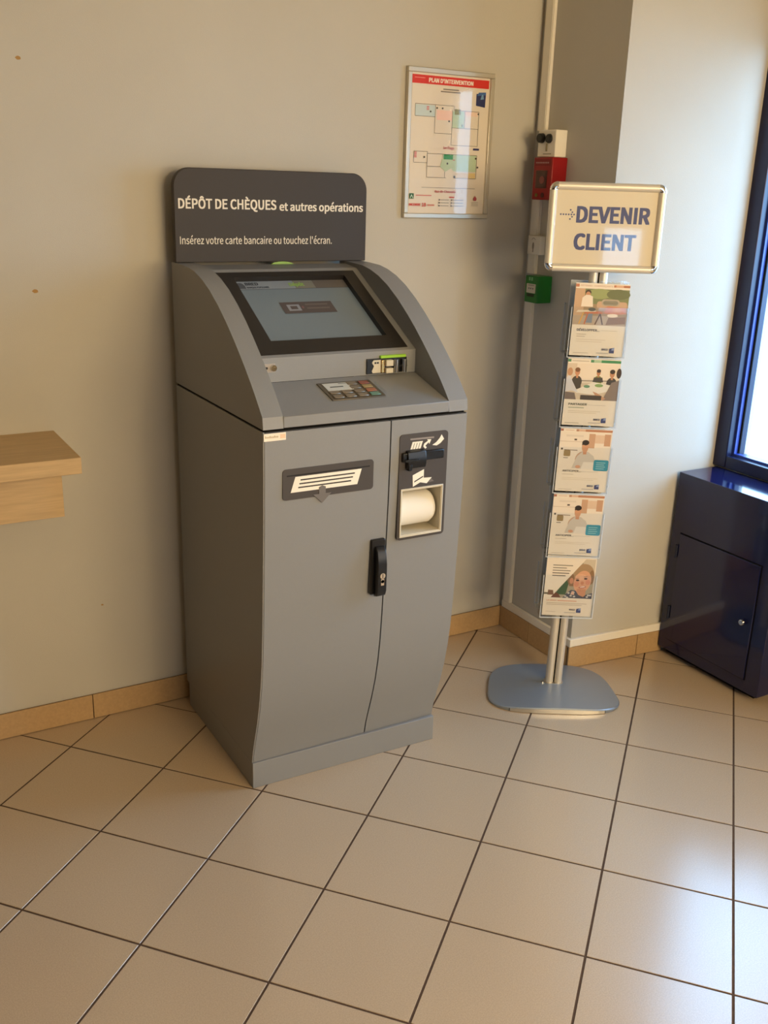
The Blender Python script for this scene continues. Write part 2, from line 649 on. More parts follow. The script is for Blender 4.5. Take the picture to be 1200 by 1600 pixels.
def kiosk_front(z):
    for (y0, z0), (y1, z1) in zip(FP[:-1], FP[1:]):
        if z1 <= z <= z0:
            return y0 + (y1 - y0) * (z0 - z) / (z0 - z1)
    return FP[0][0] if z > FP[0][1] else FP[-1][0]


obj('plinth', prism(bmesh.new(), [(KX0, -.627), (KX1, -.635), (KX1, YB - .02), (KX0, YB - .02)], XY, 0.0, .085), M_GREY, kiosk, bevel=.0015)
inner = [(y + .020, z) for y, z in FP]
HX0, HX1, HZ0, HZ1 = -.953, -.809, .765, .910        # cavity behind the receipt opening


def carcass(bm, x0, x1, z0, z1):
    zs = sorted({z0, z1} | {z for _, z in FP if z0 < z < z1})
    prism(bm, [(kiosk_front(z) + .020, z) for z in zs] + [(YB, z1), (YB, z0)], YZ, x0, x1)


bm = bmesh.new()
carcass(bm, KX0 + .004, HX0, .086, 1.112)
carcass(bm, HX1, KX1 - .004, .086, 1.112)
carcass(bm, HX0, HX1, .086, HZ0)
carcass(bm, HX0, HX1, HZ1, 1.112)
obj('body', bm, M_GAP, kiosk)
for x0, x1 in ((KX0, KX0 + .004), (KX1 - .004, KX1)):
    obj('side_panel', prism(bmesh.new(), [(y + .0015, z) for y, z in FP] + [(YB, .0855), (YB, 1.112)], YZ, x0, x1), M_GREY, kiosk)


def front_panel(bm, x0, x1, z0, z1, th=.018):
    zs = sorted({z0, z1} | {z for _, z in FP if z0 < z < z1})
    pts = [(kiosk_front(z), z) for z in zs] + [(kiosk_front(z) + th, z) for z in reversed(zs)]
    prism(bm, pts, YZ, x0, x1)


bm = bmesh.new()
front_panel(bm, KX0 + .0042, KXM - .002, .0858, 1.110)
door = obj('door', bm, M_GREY, kiosk, smooth=True)
# right panel with an opening for the receipt tray
RX0, RX1, RZ0, RZ1 = -.949, -.813, .769, .906
bm = bmesh.new()
front_panel(bm, KXM + .002, RX0, .0858, 1.110)
front_panel(bm, RX1, KX1 - .0042, .0858, 1.110)
front_panel(bm, RX0, RX1, .0858, RZ0)
front_panel(bm, RX0, RX1, RZ1, 1.110)
service = obj('service_panel', bm, M_GREY, kiosk, smooth=True)

# ---- cheque slot plate on the door
yp = kiosk_front(.97)
plate = obj('cheque_slot_plate', prism(bmesh.new(), rrect(-1.313, .923, -1.040, 1.008, .010), XZ, yp - .0022, yp + .004), M_GREYD, door, bevel=.0006)
P = Print((-1.313, yp - .0022, .923), (1, 0, 0), (0, 0, 1), .273, .085)
P.rect('#0c0b0b', .045, .765, .955, .805)
P.poly('#efe9da', (.085, .235), (.815, .235), (.862, .735), (.135, .735))
for k, v in enumerate((.355, .475, .595)):
    P.rect('#3a3634', .165 + .012 * k, v, .745 + .02 * k, v + .045)
P.build('cheque_symbol', plate)
ar = [(-1.207, .949), (-1.197, .953), (-1.187, .949), (-1.187, .930), (-1.170, .930), (-1.197, .904), (-1.224, .930), (-1.207, .930)]
obj('arrow', prism(bmesh.new(), ar, XZ, yp - .0036, yp + .001), mat('arrow_grey', '#6a6562', .5), plate)

# ---- swing handle on the door
yh = kiosk_front(.69)
hd = obj('handle', prism(bmesh.new(), rrect(-1.041, .604, -.995, .771, .005), XZ, yh - .013, yh + .004), M_BLACK, door, bevel=.003)
hy = yh - .013
pts = [(hy + .001, .752), (hy - .004, .750), (hy - .013, .738), (hy - .021, .70), (hy - .021, .62), (hy - .016, .604), (hy + .001, .598)]
obj('grip', prism(bmesh.new(), pts, YZ, -1.030, -.999), M_BLACK, hd, bevel=.004)
obj('lock_cylinder', cyl(cyl(bmesh.new(), (-1.014, hy - .0205, .667), (-1.014, hy - .0225, .667), .0085), (-1.014, hy - .0205, .650), (-1.014, hy - .0222, .650), .0050), M_CHROME, hd)
bm = box(-1.0190, -1.0090, hy - .0222, hy - .0205, .638, .658)
obj('lock_slot', bm, M_CHROME, hd)
obj('keyhole', box(-1.0148, -1.0132, hy - .0231, hy - .0224, .661, .673), M_GAP, hd)

# ---- sticker under the seam
st = obj('sticker', box(-1.3645, -1.303, kiosk_front(1.1) - .0010, kiosk_front(1.1) + .001, 1.089, 1.109), M_PAPER, door)
P = Print((-1.3645, kiosk_front(1.1) - .0010, 1.089), (1, 0, 0), (0, 0, 1), .0615, .020)
P.rect('#f3e6d4', 0, 0, 1, 1)
for k in range(9):
    P.rect('#b9ab8c', .05 + .068 * k, .40, .05 + .068 * k + .05, .62 if k % 3 else .70)
P.rect('#f0c9a8', .74, .25, .97, .8)
P.build('sticker_print', st)

# ---- receipt plate on the service panel
ys = kiosk_front(.92)
tilt = (kiosk_front(1.067) - kiosk_front(.757))
bm = bmesh.new()
yq = ys - .0046
outer = rrect(-.9595, .757, -.8005, 1.0675, .011)
# plate built as a ring of four pieces round the opening
prism(bm, rrect(-.9595, RZ1, -.8005, 1.0675, .011, corners=(1, 1, 0, 0)), XZ, yq, ys + .005)
prism(bm, rrect(-.9595, .757, -.8005, RZ0, .011, corners=(0, 0, 1, 1)), XZ, yq, ys + .005)
bx(bm, -.9595, RX0, yq, ys + .005, RZ0, RZ1)
bx(bm, RX1, -.8005, yq, ys + .005, RZ0, RZ1)
rplate = obj('receipt_plate', bm, M_GREYD, service)
# frame + recess
rim = bmesh.new()
q = .004
for a in ((RX0 - .003, RX1 + .003, RZ1, RZ1 + q), (RX0 - .003, RX1 + .003, RZ0 - q, RZ0), (RX0 - .003, RX0 + q - .003, RZ0, RZ1), (RX1 + .003 - q, RX1 + .003, RZ0, RZ1)):
    bx(rim, a[0], a[1], yq - .0025, yq + .003, a[2], a[3])
tray = obj('receipt_tray', rim, M_CREAM, service, bevel=.0008)
rc = bmesh.new()
D = .075
y1 = ys + .005
bx(rc, RX0, RX0 + .003, yq, y1 + D, RZ0, RZ1)
bx(rc, RX1 - .003, RX1, yq, y1 + D, RZ0, RZ1)
bx(rc, RX0 + .003, RX1 - .003, yq, y1 + D, RZ0, RZ0 + .003)
bx(rc, RX0 + .003, RX1 - .003, yq, y1 + D, RZ1 - .003, RZ1)
bx(rc, RX0 + .003, RX1 - .003, y1 + D - .003, y1 + D, RZ0 + .003, RZ1 - .003)
obj('recess', rc, M_CREAM, tray)
# curved white guide roller inside the tray
rb = bmesh.new()
zc = .833
cyl(rb, (RX0 + .0035, ys + .052, zc), (RX1 - .022, ys + .052, zc), .050, n=40)
cyl(rb, (RX1 - .022, ys + .052, zc), (RX1 - .012, ys + .052, zc), .050, .044, n=40)
obj('roller', rb, M_PAPER, tray, smooth=True)
# pictograms
P = Print((-.9595, yq, .757), (1, 0, 0), (0, 0, 1), .159, .3105)


def RPt(x, z):
    return ((x + .9595) / .159, (z - .757) / .3105)


P.line('#8c8580', *RPt(-.926, 1.052), *RPt(-.848, 1.051), .005)
P.build('slot_line', rplate)
P = Print((-.9595, yq, .757), (1, 0, 0), (0, 0, 1), .159, .3105)
for k in range(4):
    a = -.919 + .0088 * k
    P.poly('#efe9da', RPt(a - .006, 1.023), RPt(a + .0010, 1.023), RPt(a + .0075, 1.044), RPt(a + .0005, 1.044))
P.poly('#efe9da', RPt(-.917, 1.040), RPt(-.886, 1.040), RPt(-.885, 1.044), RPt(-.916, 1.044))
P.build('notes_symbol', rplate)
P = Print((-.9595, yq, .757), (1, 0, 0), (0, 0, 1), .159, .3105)
P.poly('#efe9da', RPt(-.883, 1.028), RPt(-.876, 1.020), RPt(-.871, 1.024), RPt(-.876, 1.029), RPt(-.866, 1.038), RPt(-.863, 1.033), RPt(-.857, 1.046), RPt(-.871, 1.047), RPt(-.868, 1.043), RPt(-.880, 1.036))
P.build('arrow_symbol', rplate)
P = Print((-.9595, yq, .757), (1, 0, 0), (0, 0, 1), .159, .3105)
P.poly('#efe9da', RPt(-.853, 1.029), RPt(-.840, 1.036), RPt(-.829, 1.047), RPt(-.823, 1.057), RPt(-.814, 1.043), RPt(-.826, 1.032), RPt(-.838, 1.026))
P.build('paper_symbol', rplate)
P = Print((-.9595, yq, .757), (1, 0, 0), (0, 0, 1), .159, .3105)
P.poly('#efe9da', RPt(-.914, .947), RPt(-.877, .961), RPt(-.877, .928), RPt(-.912, .913))
P.poly('#3a3634', RPt(-.908, .925), RPt(-.879, .938), RPt(-.879, .942), RPt(-.908, .929))
P.poly('#efe9da', RPt(-.903, .927), RPt(-.881, .936), RPt(-.850, .934), RPt(-.866, .918))
P.poly('#6c6663', RPt(-.852, .931), RPt(-.842, .922), RPt(-.862, .920))
P.build('receipt_symbol', rplate)
# black slot mouth
bm = bmesh.new()
bx(bm, -.953, -.818, yq - .010, yq + .001, .990, 1.016)
sm = obj('slot_mouth', bm, M_BLACK, rplate, bevel=.002)
obj('slot_block', prism(bmesh.new(), [(yq + .001, .969), (yq - .013, .971), (yq - .017, .985), (yq - .016, 1.003), (yq - .012, 1.019), (yq + .001, 1.022)], YZ, -.940, -.880), M_BLACK, sm, bevel=.002)
obj('slot_lip', box(-.951, -.905, yq - .021, yq - .009, .993, .999), M_BLACK, sm, bevel=.001)
obj('slot_tooth', box(-.938, -.927, yq - .019, yq - .001, .966, .984), M_BLACK, sm, bevel=.001)

# ---- upper shell: side cheeks
CH = [(-.045, 1.483), (-.12, 1.4822), (-.20, 1.479), (-.25, 1.471), (-.305, 1.456), (-.3626, 1.4328), (-.425, 1.399), (-.4833, 1.3612), (-.530, 1.327), (-.571, 1.2945),
      (-.610, 1.262), (-.6428, 1.2325), (-.675, 1.202), (-.702, 1.174), (-.7238, 1.150), (-.7276, 1.119), (-.045, 1.119)]
obj('cheek', prism(bmesh.new(), CH, YZ, KX0, -1.309), M_GREY, kiosk, smooth=True)
obj('cheek', prism(bmesh.new(), CH, YZ, -.800, KX1), M_GREY, kiosk, smooth=True)
obj('seam', box(KX0 + .004, KX1 - .004, -.715, YB - .004, 1.1105, 1.1195), M_GAP, kiosk)
# keypad shelf with lip, card strip, sloped screen panel and top, as one folded sheet
XA, XB = -1.3085, -.8005
SHELF = [(-.7272, 1.1195), (-.7272, 1.149), (-.537, 1.200), (-.537, 1.1195)]
shelf = obj('keypad_shelf', prism(bmesh.new(), SHELF, YZ, XA, XB), M_GREY, kiosk, bevel=.0015)
STRIP = [(-.5368, 1.2003), (-.5372, 1.267), (-.52, 1.2754), (-.06, 1.2754), (-.06, 1.2003)]
cardstrip = obj('card_panel', prism(bmesh.new(), STRIP, YZ, XA, XB), M_GREY, kiosk)
PS = Vector((0, .880775, .473535))
PN = Vector((0, -.473535, .880775))
PO = Vector((0, -.537, 1.267))


def sp(x, s, o=0.0):
    v = PO + PS * s + PN * o
    return (x, v.y, v.z)


def slab(bm, x0, x1, s0, s1, o0, o1):
    vs_ = [bm.verts.new(sp(x, s, o)) for o in (o0, o1) for x, s in ((x0, s0), (x1, s0), (x1, s1), (x0, s1))]
    for f in ((0, 3, 2, 1), (4, 5, 6, 7), (0, 1, 5, 4), (1, 2, 6, 5), (2, 3, 7, 6), (3, 0, 4, 7)):
        bm.faces.new([vs_[i] for i in f])
    return bm


bm = bmesh.new()
BX_0, BX_1, BS0, BS1 = XA + .004, -.822, .012, .408
SX0, SX1, SS0, SS1 = -1.232, -.864, .072, .383
slab(bm, XA, BX_0, 0, .425, -.03, 0)
slab(bm, BX_1, XB, 0, .425, -.03, 0)
slab(bm, BX_0, BX_1, 0, BS0, -.03, 0)
slab(bm, BX_0, BX_1, BS1, .425, -.03, 0)
obj('screen_panel', bm, M_GREY, kiosk)
top = [sp(0, .425)[1:], (-.0866, 1.476), (-.0866, 1.42), (-.15, 1.42)]
obj('top_cover', prism(bmesh.new(), top, YZ, XA, XB), M_GREY, kiosk)
bm = bmesh.new()
slab(bm, BX_0, SX0, BS0, BS1, -.028, .0015)
slab(bm, SX1, BX_1, BS0, BS1, -.028, .0015)
slab(bm, SX0, SX1, BS0, SS0, -.028, .0015)
slab(bm, SX0, SX1, SS1, BS1, -.028, .0015)
bez = obj('bezel', bm, M_BEZEL, kiosk)
scr = obj('screen', slab(bmesh.new(), SX0, SX1, SS0, SS1, -.024, -.015), mat('screen_glass', '#20262b', .25, spec=.5), kiosk)
P = Print(sp(SX0, SS0, -.015), (1, 0, 0), PS, SX1 - SX0, SS1 - SS0, rough=.22, emit=.24)
P.rect('#66727a', 0, 0, 1, .865)
P.rect('#787f86', 0, .87, .52, 1)
P.rect('#6d6c64', .52, .87, .70, 1)
P.rect('#5a544f', .70, .87, 1, 1)
P.rect('#4a4f55', 0, .862, 1, .87)
P.ell('#474b52', .045, .945, .035, .035)
P.rect('#474b52', .03, .88, .085, .94)
P.text('#3c4047', 'BRED', .095, .935, .042, .11, .02)
P.text('#3c4047', 'BANQUE POPULAIRE', .095, .885, .024, .19, .01)
P.text('#7d9a55', 'Dépôt', .475, .905, .05, .13, .02)
P.rect('#463f40', .285, .46, .745, .64)
P.rect('#7c7f86', .335, .50, .445, .60)
P.rect('#463f40', .36, .525, .42, .575)
for k, v in enumerate((.585, .525)):
    P.rect('#5a5352', .50, v, .70, v + .02)
P.rect('#6a4a4c', .46, .535, .475, .57)
P.build('screen_image', scr)
# green tab at the foot of the header
obj('lime_tab', prism(bmesh.new(), [(-1.066, 1.4765), (-.989, 1.4765), (-.999, 1.4815), (-1.015, 1.4845), (-1.040, 1.4845), (-1.056, 1.4815)], XZ, -.098, -.0915), M_LIME, kiosk)
# header board
HB = rrect(KX0, 1.4835, -.727, 1.752, .052, 10, corners=(1, 1, 0, 0))
head = obj('header_board', prism(bmesh.new(), HB, XZ, -.086, -.064), M_HEAD, kiosk, bevel=.002)
P = Print((KX0, -.086, 1.4835), (1, 0, 0), (0, 0, 1), .639, .2685, rough=.6)


def H(x, z):
    return (x - KX0) / .639, (z - 1.4835) / .2685


LT = '#e6ddcb'
u, v = H(-1.352, 1.6385)
P.text(LT, 'DÉPÔT DE CHÈQUES', u, v, .100, (1.352 - 1.043) / .639, .011)
P.build('lettering', head)
P = Print((KX0, -.086, 1.4835), (1, 0, 0), (0, 0, 1), .639, .2685, rough=.6)
u, v = H(-1.031, 1.6362)
P.text(LT, 'et autres opérations', u, v, .086, (1.031 - .741) / .639, .010)
P.build('lettering', head)
P = Print((KX0, -.086, 1.4835), (1, 0, 0), (0, 0, 1), .639, .2685, rough=.6)
u, v = H(-1.351, 1.5370)
P.text(LT, "Insérez votre carte bancaire ou touchez l'écran.", u, v, .080, (1.351 - .851) / .639, .003)
P.build('lettering', head)

# ---- card reader on the card strip
yc = -.5372
cr = obj('card_reader', box(-.965, -.832, yc - .004, yc + .004, 1.2035, 1.247), M_BLACK, cardstrip, bevel=.001)
obj('green_light_bar', box(-.922, -.838, yc - .009, yc + .002, 1.2475, 1.2555), mat('lime_light', '#8fbf2a', .4, emit=.12), cr, bevel=.001)
obj('card_symbol', prism(bmesh.new(), [(-.946, 1.206), (-.920, 1.206), (-.920, 1.243), (-.944, 1.243), (-.949, 1.236), (-.942, 1.226), (-.949, 1.212)], XZ, yc - .0056, yc - .003), M_CREAM, cr)
for xx in (-.938, -.930):
    obj('symbol_eye', box(xx - .003, xx + .003, yc - .0062, yc - .0054, 1.2325, 1.2375), M_BLACK, cr)
obj('brass_plate', box(-.919, -.909, yc - .010, yc - .003, 1.206, 1.243), M_BRASS, cr, bevel=.001)
obj('reader_jaw', box(-.908, -.884, yc - .018, yc - .003, 1.225, 1.243), M_CREAM, cr, bevel=.002)
obj('reader_jaw', box(-.908, -.884, yc - .018, yc - .003, 1.205, 1.220), M_CREAM, cr, bevel=.002)
obj('reader_bridge', box(-.884, -.836, yc - .014, yc - .003, 1.222, 1.2255), M_BLACK, cr)
for xx in (-.872, -.845):
    obj('chrome_bumper', cyl(bmesh.new(), (xx, yc - .012, 1.206), (xx, yc - .012, 1.243), .008, n=16), M_CHROME, cr, smooth=True)
# ---- small label and button at the left of the card strip
cl = obj('reader_label', box(-1.280, -1.248, yc - .0012, yc + .001, 1.228, 1.2515), mat('label_grey', '#a09890', .5), cardstrip)
obj('button', cyl(bmesh.new(), (-1.254, yc - .001, 1.240), (-1.254, yc - .008, 1.240), .0095, .0085, n=24), M_CHROME, cardstrip, smooth=True)
obj('label_dot', cyl(bmesh.new(), (-1.2735, yc - .001, 1.240), (-1.2735, yc - .0022, 1.240), .0035, n=14), M_BLACK, cardstrip)

# ---- keypad on the shelf
LS = Vector((0, -.7272 + .537, 1.149 - 1.200)).normalized()
LN = Vector((0, -LS.z, LS.y)) * (-1)
if LN.z < 0:
    LN = -LN
LO = Vector((0, -.537, 1.200))


def lp(x, s, o):
    v = LO + LS * s + LN * o
    return (x, v.y, v.z)


def lslab(bm, x0, x1, s0, s1, o0, o1):
    vs_ = [bm.verts.new(lp(x, s, o)) for o in (o0, o1) for x, s in ((x0, s0), (x1, s0), (x1, s1), (x0, s1))]
    for f in ((0, 3, 2, 1), (4, 5, 6, 7), (0, 1, 5, 4), (1, 2, 6, 5), (2, 3, 7, 6), (3, 0, 4, 7)):
        bm.faces.new([vs_[i] for i in f])
    return bm


M_KEYP = mat('keypad_steel', '#6b6459', .38, metal=.6, noise=.08, nscale=200)
kp = obj('keypad', lslab(bmesh.new(), -1.138, -.972, .032, .137, -.002, .003), M_KEYP, shelf, bevel=.001)
M_KEY = mat('key_steel', '#8d8272', .35, metal=.5)
cols = {0: mat('key_red', '#8d5648', .4), 1: mat('key_yellow', '#a18d62', .4), 2: mat('key_orange', '#a0684c', .4), 3: mat('key_green', '#5f8577', .4)}
for r in range(4):
    for c_ in range(4):
        if r < 2 and c_ < 2:
            continue
        x0 = -1.128 + c_ * .038
        s0 = .040 + r * .0235
        obj('key', lslab(bmesh.new(), x0, x0 + .030, s0, s0 + .0175, .003, .0055), cols[r] if c_ == 3 else M_KEY, kp, bevel=.001, seg=1)
lab = obj('paper_label', lslab(bmesh.new(), -1.126, -1.047, .040, .084, .003, .0042), mat('label_white', '#c9cbc6', .6), kp)
P = Print(lp(-1.126, .084, .0042), (1, 0, 0), -LS, .079, .044, rough=.6)
P.rect('#4a4d50', .18, .40, .70, .52)
P.rect('#7b7e80', .60, .82, .92, .90)
P.build('label_print', lab)
obj('clear_shield', lslab(bmesh.new(), -.971, -.967, .060, .128, .0005, .010), M_ACRYL, kp)

# ------------------------------------------------------------------ wall plan
px0, px1, pz0, pz1 = -.545, -.2005, 1.6165, 2.088
plan = thing('framed_floor_plan', 'silver framed fire intervention plan with red title band hung on the beige wall', 'poster', ((px0 + px1) / 2, 0, pz0))
M_PFR = mat('frame_silver', '#c9c2b2', .35, metal=.6)
fw = .016
bb = .0022
for nm, a in (('frame_rail', (px0, px1, pz1 - fw, pz1)), ('frame_rail', (px0, px1, pz0, pz0 + fw)), ('frame_stile', (px0, px0 + fw, pz0 + fw, pz1 - fw)), ('frame_stile', (px1 - fw, px1, pz0 + fw, pz1 - fw))):
    obj(nm, box(a[0], a[1], -.018, -.001, a[2], a[3]), M_PFR, plan, bevel=bb)
sheet = obj('sheet', box(px0 + fw, px1 - fw, -.009, -.002, pz0 + fw, pz1 - fw), M_PAPER, plan)
P = Print((px0 + fw, -.009, pz0 + fw), (1, 0, 0), (0, 0, 1), px1 - px0 - 2 * fw, pz1 - pz0 - 2 * fw, rough=.5)
P.rect('#e8ddd0', 0, 0, 1, 1)
P.rect('#d8281f', .01, .925, .99, .985)
P.text('#f6e6da', "PLAN D'INTERVENTION", .50, .940, .027, .56, .018, 'c')
P.rect('#ef8f84', .04, .962, .17, .967)
P.rect('#8a8078', .40, .893, .60, .902)
P.rect('#8a8078', .37, .876, .62, .885)
# blue book emblem
P.poly('#232b63', (.83, .80), (.95, .79), (.955, .885), (.83, .885))
P.poly('#3d66a5', (.84, .87), (.955, .88), (.955, .90), (.86, .895))
P.poly('#6f9bc4', (.885, .845), (.93, .85), (.92, .885), (.90, .88))
LN_ = '#57524b'
lw = .0013
# first floor plan
P.rect('#c9d8dc', .06, .70, .31, .78)
P.rect('#f6cfc2', .33, .68, .53, .75)
P.rect('#bcd1b4', .535, .63, .685, .75)
P.rect('#8c8a4a', .56, .725, .635, .765)
P.rect('#f3d6c4', .69, .72, .86, .755)
P.path(LN_, [(.06, .785), (.06, .70), (.31, .70), (.31, .585), (.53, .585), (.53, .505), (.875, .505), (.875, .755), (.55, .755), (.55, .785), (.06, .785)], lw)
P.path(LN_, [(.31, .785), (.31, .70)], lw)
P.path(LN_, [(.53, .585), (.53, .755)], lw)
P.path(LN_, [(.53, .63), (.875, .63)], lw)
P.path(LN_, [(.69, .63), (.69, .755)], lw)
for a in ((.20, .745), (.20, .755), (.20, .765)):
    P.rect('#d36a72', a[0], a[1], a[0] + .03, a[1] + .006)
for a in ((.25, .735), (.33, .763), (.40, .763), (.49, .675), (.66, .65), (.865, .74)):
    P.ell('#4a4640', a[0], a[1], .011, .007, 8)
P.text('#c2453c', '1er Étage', .50, .475, .017, .14, .01, 'c')
P.rect('#33366f', .82, .475, .90, .49)
# ground floor plan
P.poly('#bcd1b4', (.42, .40), (.60, .40), (.60, .43), (.87, .43), (.87, .315), (.58, .315), (.54, .335), (.47, .31), (.40, .345))
P.rect('#bcd1b4', .43, .40, .87, .435)
P.rect('#2f8a2f', .44, .40, .56, .437)
P.rect('#e2c78b', .60, .265, .865, .305)
P.path(LN_, [(.06, .45), (.06, .37), (.23, .37), (.23, .265), (.48, .265)], lw)
P.path(LN_, [(.06, .45), (.23, .45), (.23, .437), (.875, .437), (.875, .265), (.58, .265)], lw)
P.path(LN_, [(.23, .45), (.23, .37)], lw)
P.path(LN_, [(.23, .345), (.40, .345)], lw)
P.path(LN_, [(.46, .265), (.46, .31)], lw)
for k in range(4):
    P.rect('#d36a72', .065, .405 + .011 * k, .095, .412 + .011 * k)
for a in ((.19, .41), (.49, .37), (.86, .415), (.89, .35), (.59, .275)):
    P.ell('#4a4640', a[0], a[1], .012, .008, 8)
P.rect('#c2453c', .56, .395, .585, .40)
P.path(LN_, [(.17, .19), (.87, .19)], .0011)
P.text('#c2453c', 'Rez-de-Chaussée', .48, .155, .016, .27, .01, 'c')
# key at the foot
P.rect('#25603a', .02, .105, .075, .145)
P.path('#d9e6d4', [(.03, .11), (.047, .135), (.065, .11)], .002)
P.rect('#d0766c', .10, .128, .30, .135)
for k in range(3):
    P.rect('#8d867c', .42, .055 + .022 * k, .53, .060 + .022 * k)
    P.rect('#8d867c', .58, .055 + .022 * k, .72, .060 + .022 * k)
    P.ell('#5a564f', .405, .0575 + .022 * k, .010, .006, 8)
    P.ell('#5a564f', .565, .0575 + .022 * k, .010, .006, 8)
P.rect('#cf4a40', .53, .118, .60, .126)
P.text('#cf4a40', 'INCENDIE', .02, .055, .016, .14, .02)
P.text('#cf4a40', '18', .18, .05, .026, .05, .01)
P.rect('#cf8a80', .25, .055, .34, .066)
P.poly('#a4474a', (.85, .115), (.875, .135), (.90, .115), (.89, .10), (.86, .10))
for k in range(3):
    P.rect('#a79f95', .83, .085 - .012 * k, .92, .089 - .012 * k)
P.build('plan_print', sheet)
obj('clear_cover', box(px0 + fw - .001, px1 - fw + .001, -.0135, -.0125, pz0 + fw - .001, pz1 - fw + .001), M_SHEET, plan)

# ------------------------------------------------------------------ boxes on the shaded side of the pillar
ks = thing('key_switch_box', 'cream alarm box with black key knob above the red call point', 'alarm box', (0, -.128, 1.830))
kb_ = obj('case', box(-.050, -.0005, -.178, -.083, 1.8275, 1.9155), M_TRUNK, ks, bevel=.0025)
obj('black_knob', cyl(bmesh.new(), (-.050, -.106, 1.889), (-.066, -.106, 1.889), .017, .015, n=20), M_BLACK, ks, bevel=.002)
obj('black_knob', cyl(bmesh.new(), (-.050, -.146, 1.887), (-.060, -.146, 1.887), .016, .014, n=20), M_BLACK, ks, bevel=.002)
obj('key', box(-.0535, -.0503, -.137, -.131, 1.846, 1.872), mat('key_metal', '#8f8468', .35, metal=.7), ks, bevel=.001)
P = Print((-.050, -.083, 1.8275), (0, -1, 0), (0, 0, 1), .095, .088)
P.rect('#8d8775', .33, .10, .80, .13)
P.build('marking', kb_)

fc = thing('fire_call_point', 'red manual fire alarm call point on the pillar side', 'fire alarm', (0, -.14, 1.687))
fb = obj('case', box(-.066, -.0005, -.190, -.089, 1.6865, 1.8265), M_RED, fc, bevel=.003)
P = Print((-.066, -.089, 1.6865), (0, -1, 0), (0, 0, 1), .101, .140)
P.rect('#7d1013', .08, .80, .92, .95)
for k in range(8):
    P.rect('#a9807a', .12 + .09 * k, .855, .12 + .09 * k + .07, .89)
P.build('label_strip', fb)
obj('window_recess', box(-.0672, -.0655, -.167, -.107, 1.7255, 1.783), mat('dark_red', '#4a1012', .4), fc)
obj('push_plate', cyl(bmesh.new(), (-.067, -.141, 1.752), (-.0685, -.141, 1.752), .013, n=20), mat('dull_red', '#8f3a3c', .45), fc)
obj('cover_glass', box(-.0705, -.0692, -.169, -.105, 1.7235, 1.785), M_SHEET, fc)
obj('indicator', cyl(bmesh.new(), (-.066, -.115, 1.702), (-.068, -.115, 1.702), .006, n=14), mat('olive', '#6d6a2a', .4), fc)
obj('test_port', cyl(bmesh.new(), (-.066, -.148, 1.702), (-.0672, -.148, 1.702), .009, n=16), mat('dark_red', '#4a1012', .4), fc)

jb = thing('junction_box', 'small white plastic box with a faint key mark on the corner trunking', 'junction box', (0, -.07, 1.497))
jc = obj('case', box(-.026, -.0005, -.106, -.036, 1.4970, 1.5625), M_TRUNK, jb, bevel=.002)
P = Print((-.026, -.036, 1.4970), (0, -1, 0), (0, 0, 1), .070, .0655)
P.ell('#9a9080', .45, .45, .08, .20)
P.rect('#9a9080', .42, .12, .50, .35)
P.path('#a69c8b', [(.32, .78), (.40, .87), (.52, .87), (.62, .78)], .002)
P.build('marking', jc)

er = thing('emergency_release', 'green emergency exit release box below the white junction box', 'release box', (0, -.12, 1.333))
ec = obj('case', box(-.064, -.0005, -.160, -.086, 1.3325, 1.4265), M_GREEN, er, bevel=.003)
obj('push_panel', box(-.0665, -.0635, -.148, -.098, 1.3665, 1.399), M_CREAM, er, bevel=.001)
obj('slot', box(-.0650, -.0635, -.140, -.100, 1.3535, 1.3635), mat('dark_green', '#0c2f12', .5), er)
P = Print((-.0666, -.098, 1.3665), (0, -1, 0), (0, 0, 1), .050, .0325)
for xx in (.30, .52, .76):
    P.ell('#1a1a18', xx, .50, .055, .09, 10)
P.rect('#8b8678', .2, .80, .9, .88)
P.build('panel_print', ec)
P = Print((-.064, -.086, 1.3325), (0, -1, 0), (0, 0, 1), .074, .094)
P.rect('#7fb77f', .28, .82, .40, .95)
P.build('letter_mark', ec)
P = Print((-.064, -.086, 1.3325), (0, -1, 0), (0, 0, 1), .074, .094)
P.rect('#7fb77f', .46, .82, .58, .95)
P.build('letter_mark', ec)

# ------------------------------------------------------------------ wall shelf at the left
sh = thing('wall_shelf', 'light oak wall shelf with a deep apron left of the kiosk', 'shelf', (-2.4, 0, .70))
obj('top_board', box(-3.2, -1.736, -.338, -.0008, .945, .991), M_OAK, sh, bevel=.0015)
obj('apron', box(-3.2, -1.765, -.210, -.0008, .786, .9448), M_OAK, sh, bevel=.001)

# ------------------------------------------------------------------ blue cabinet under the window
cx0, cx1, cy0, cy1, cz0, cz1 = .405, .598, -.975, -.493, .030, .740
cab = thing('metal_cabinet', 'dark blue gloss cabinet with one door below the window', 'cabinet', (.49, -.73, 0))
obj('body', box(cx0, cx1, cy0, cy1, cz0, cz1), M_BLUE, cab, bevel=.002)
obj('plinth', box(cx0 + .04, cx1, cy0 + .04, cy1 - .01, 0.0, cz0), M_GAP, cab)
dy0, dy1, dz0, dz1 = -.912, -.538, .078, .510
obj('door_gap', box(cx0 - .0008, cx0 + .003, dy0 - .004, dy1 + .004, dz0 - .004, dz1 + .004), M_GAP, cab)
dr = obj('door', box(cx0 - .006, cx0 - .0008, dy0, dy1, dz0, dz1), M_BLUE, cab, bevel=.0015)
for z in (.190, .440):
    obj('hinge', cyl(bmesh.new(), (cx0 - .008, dy1 + .006, z - .025), (cx0 - .008, dy1 + .006, z + .025), .006, n=14), mat('hinge_dark', '#22273a', .35, metal=.5), cab, smooth=True)
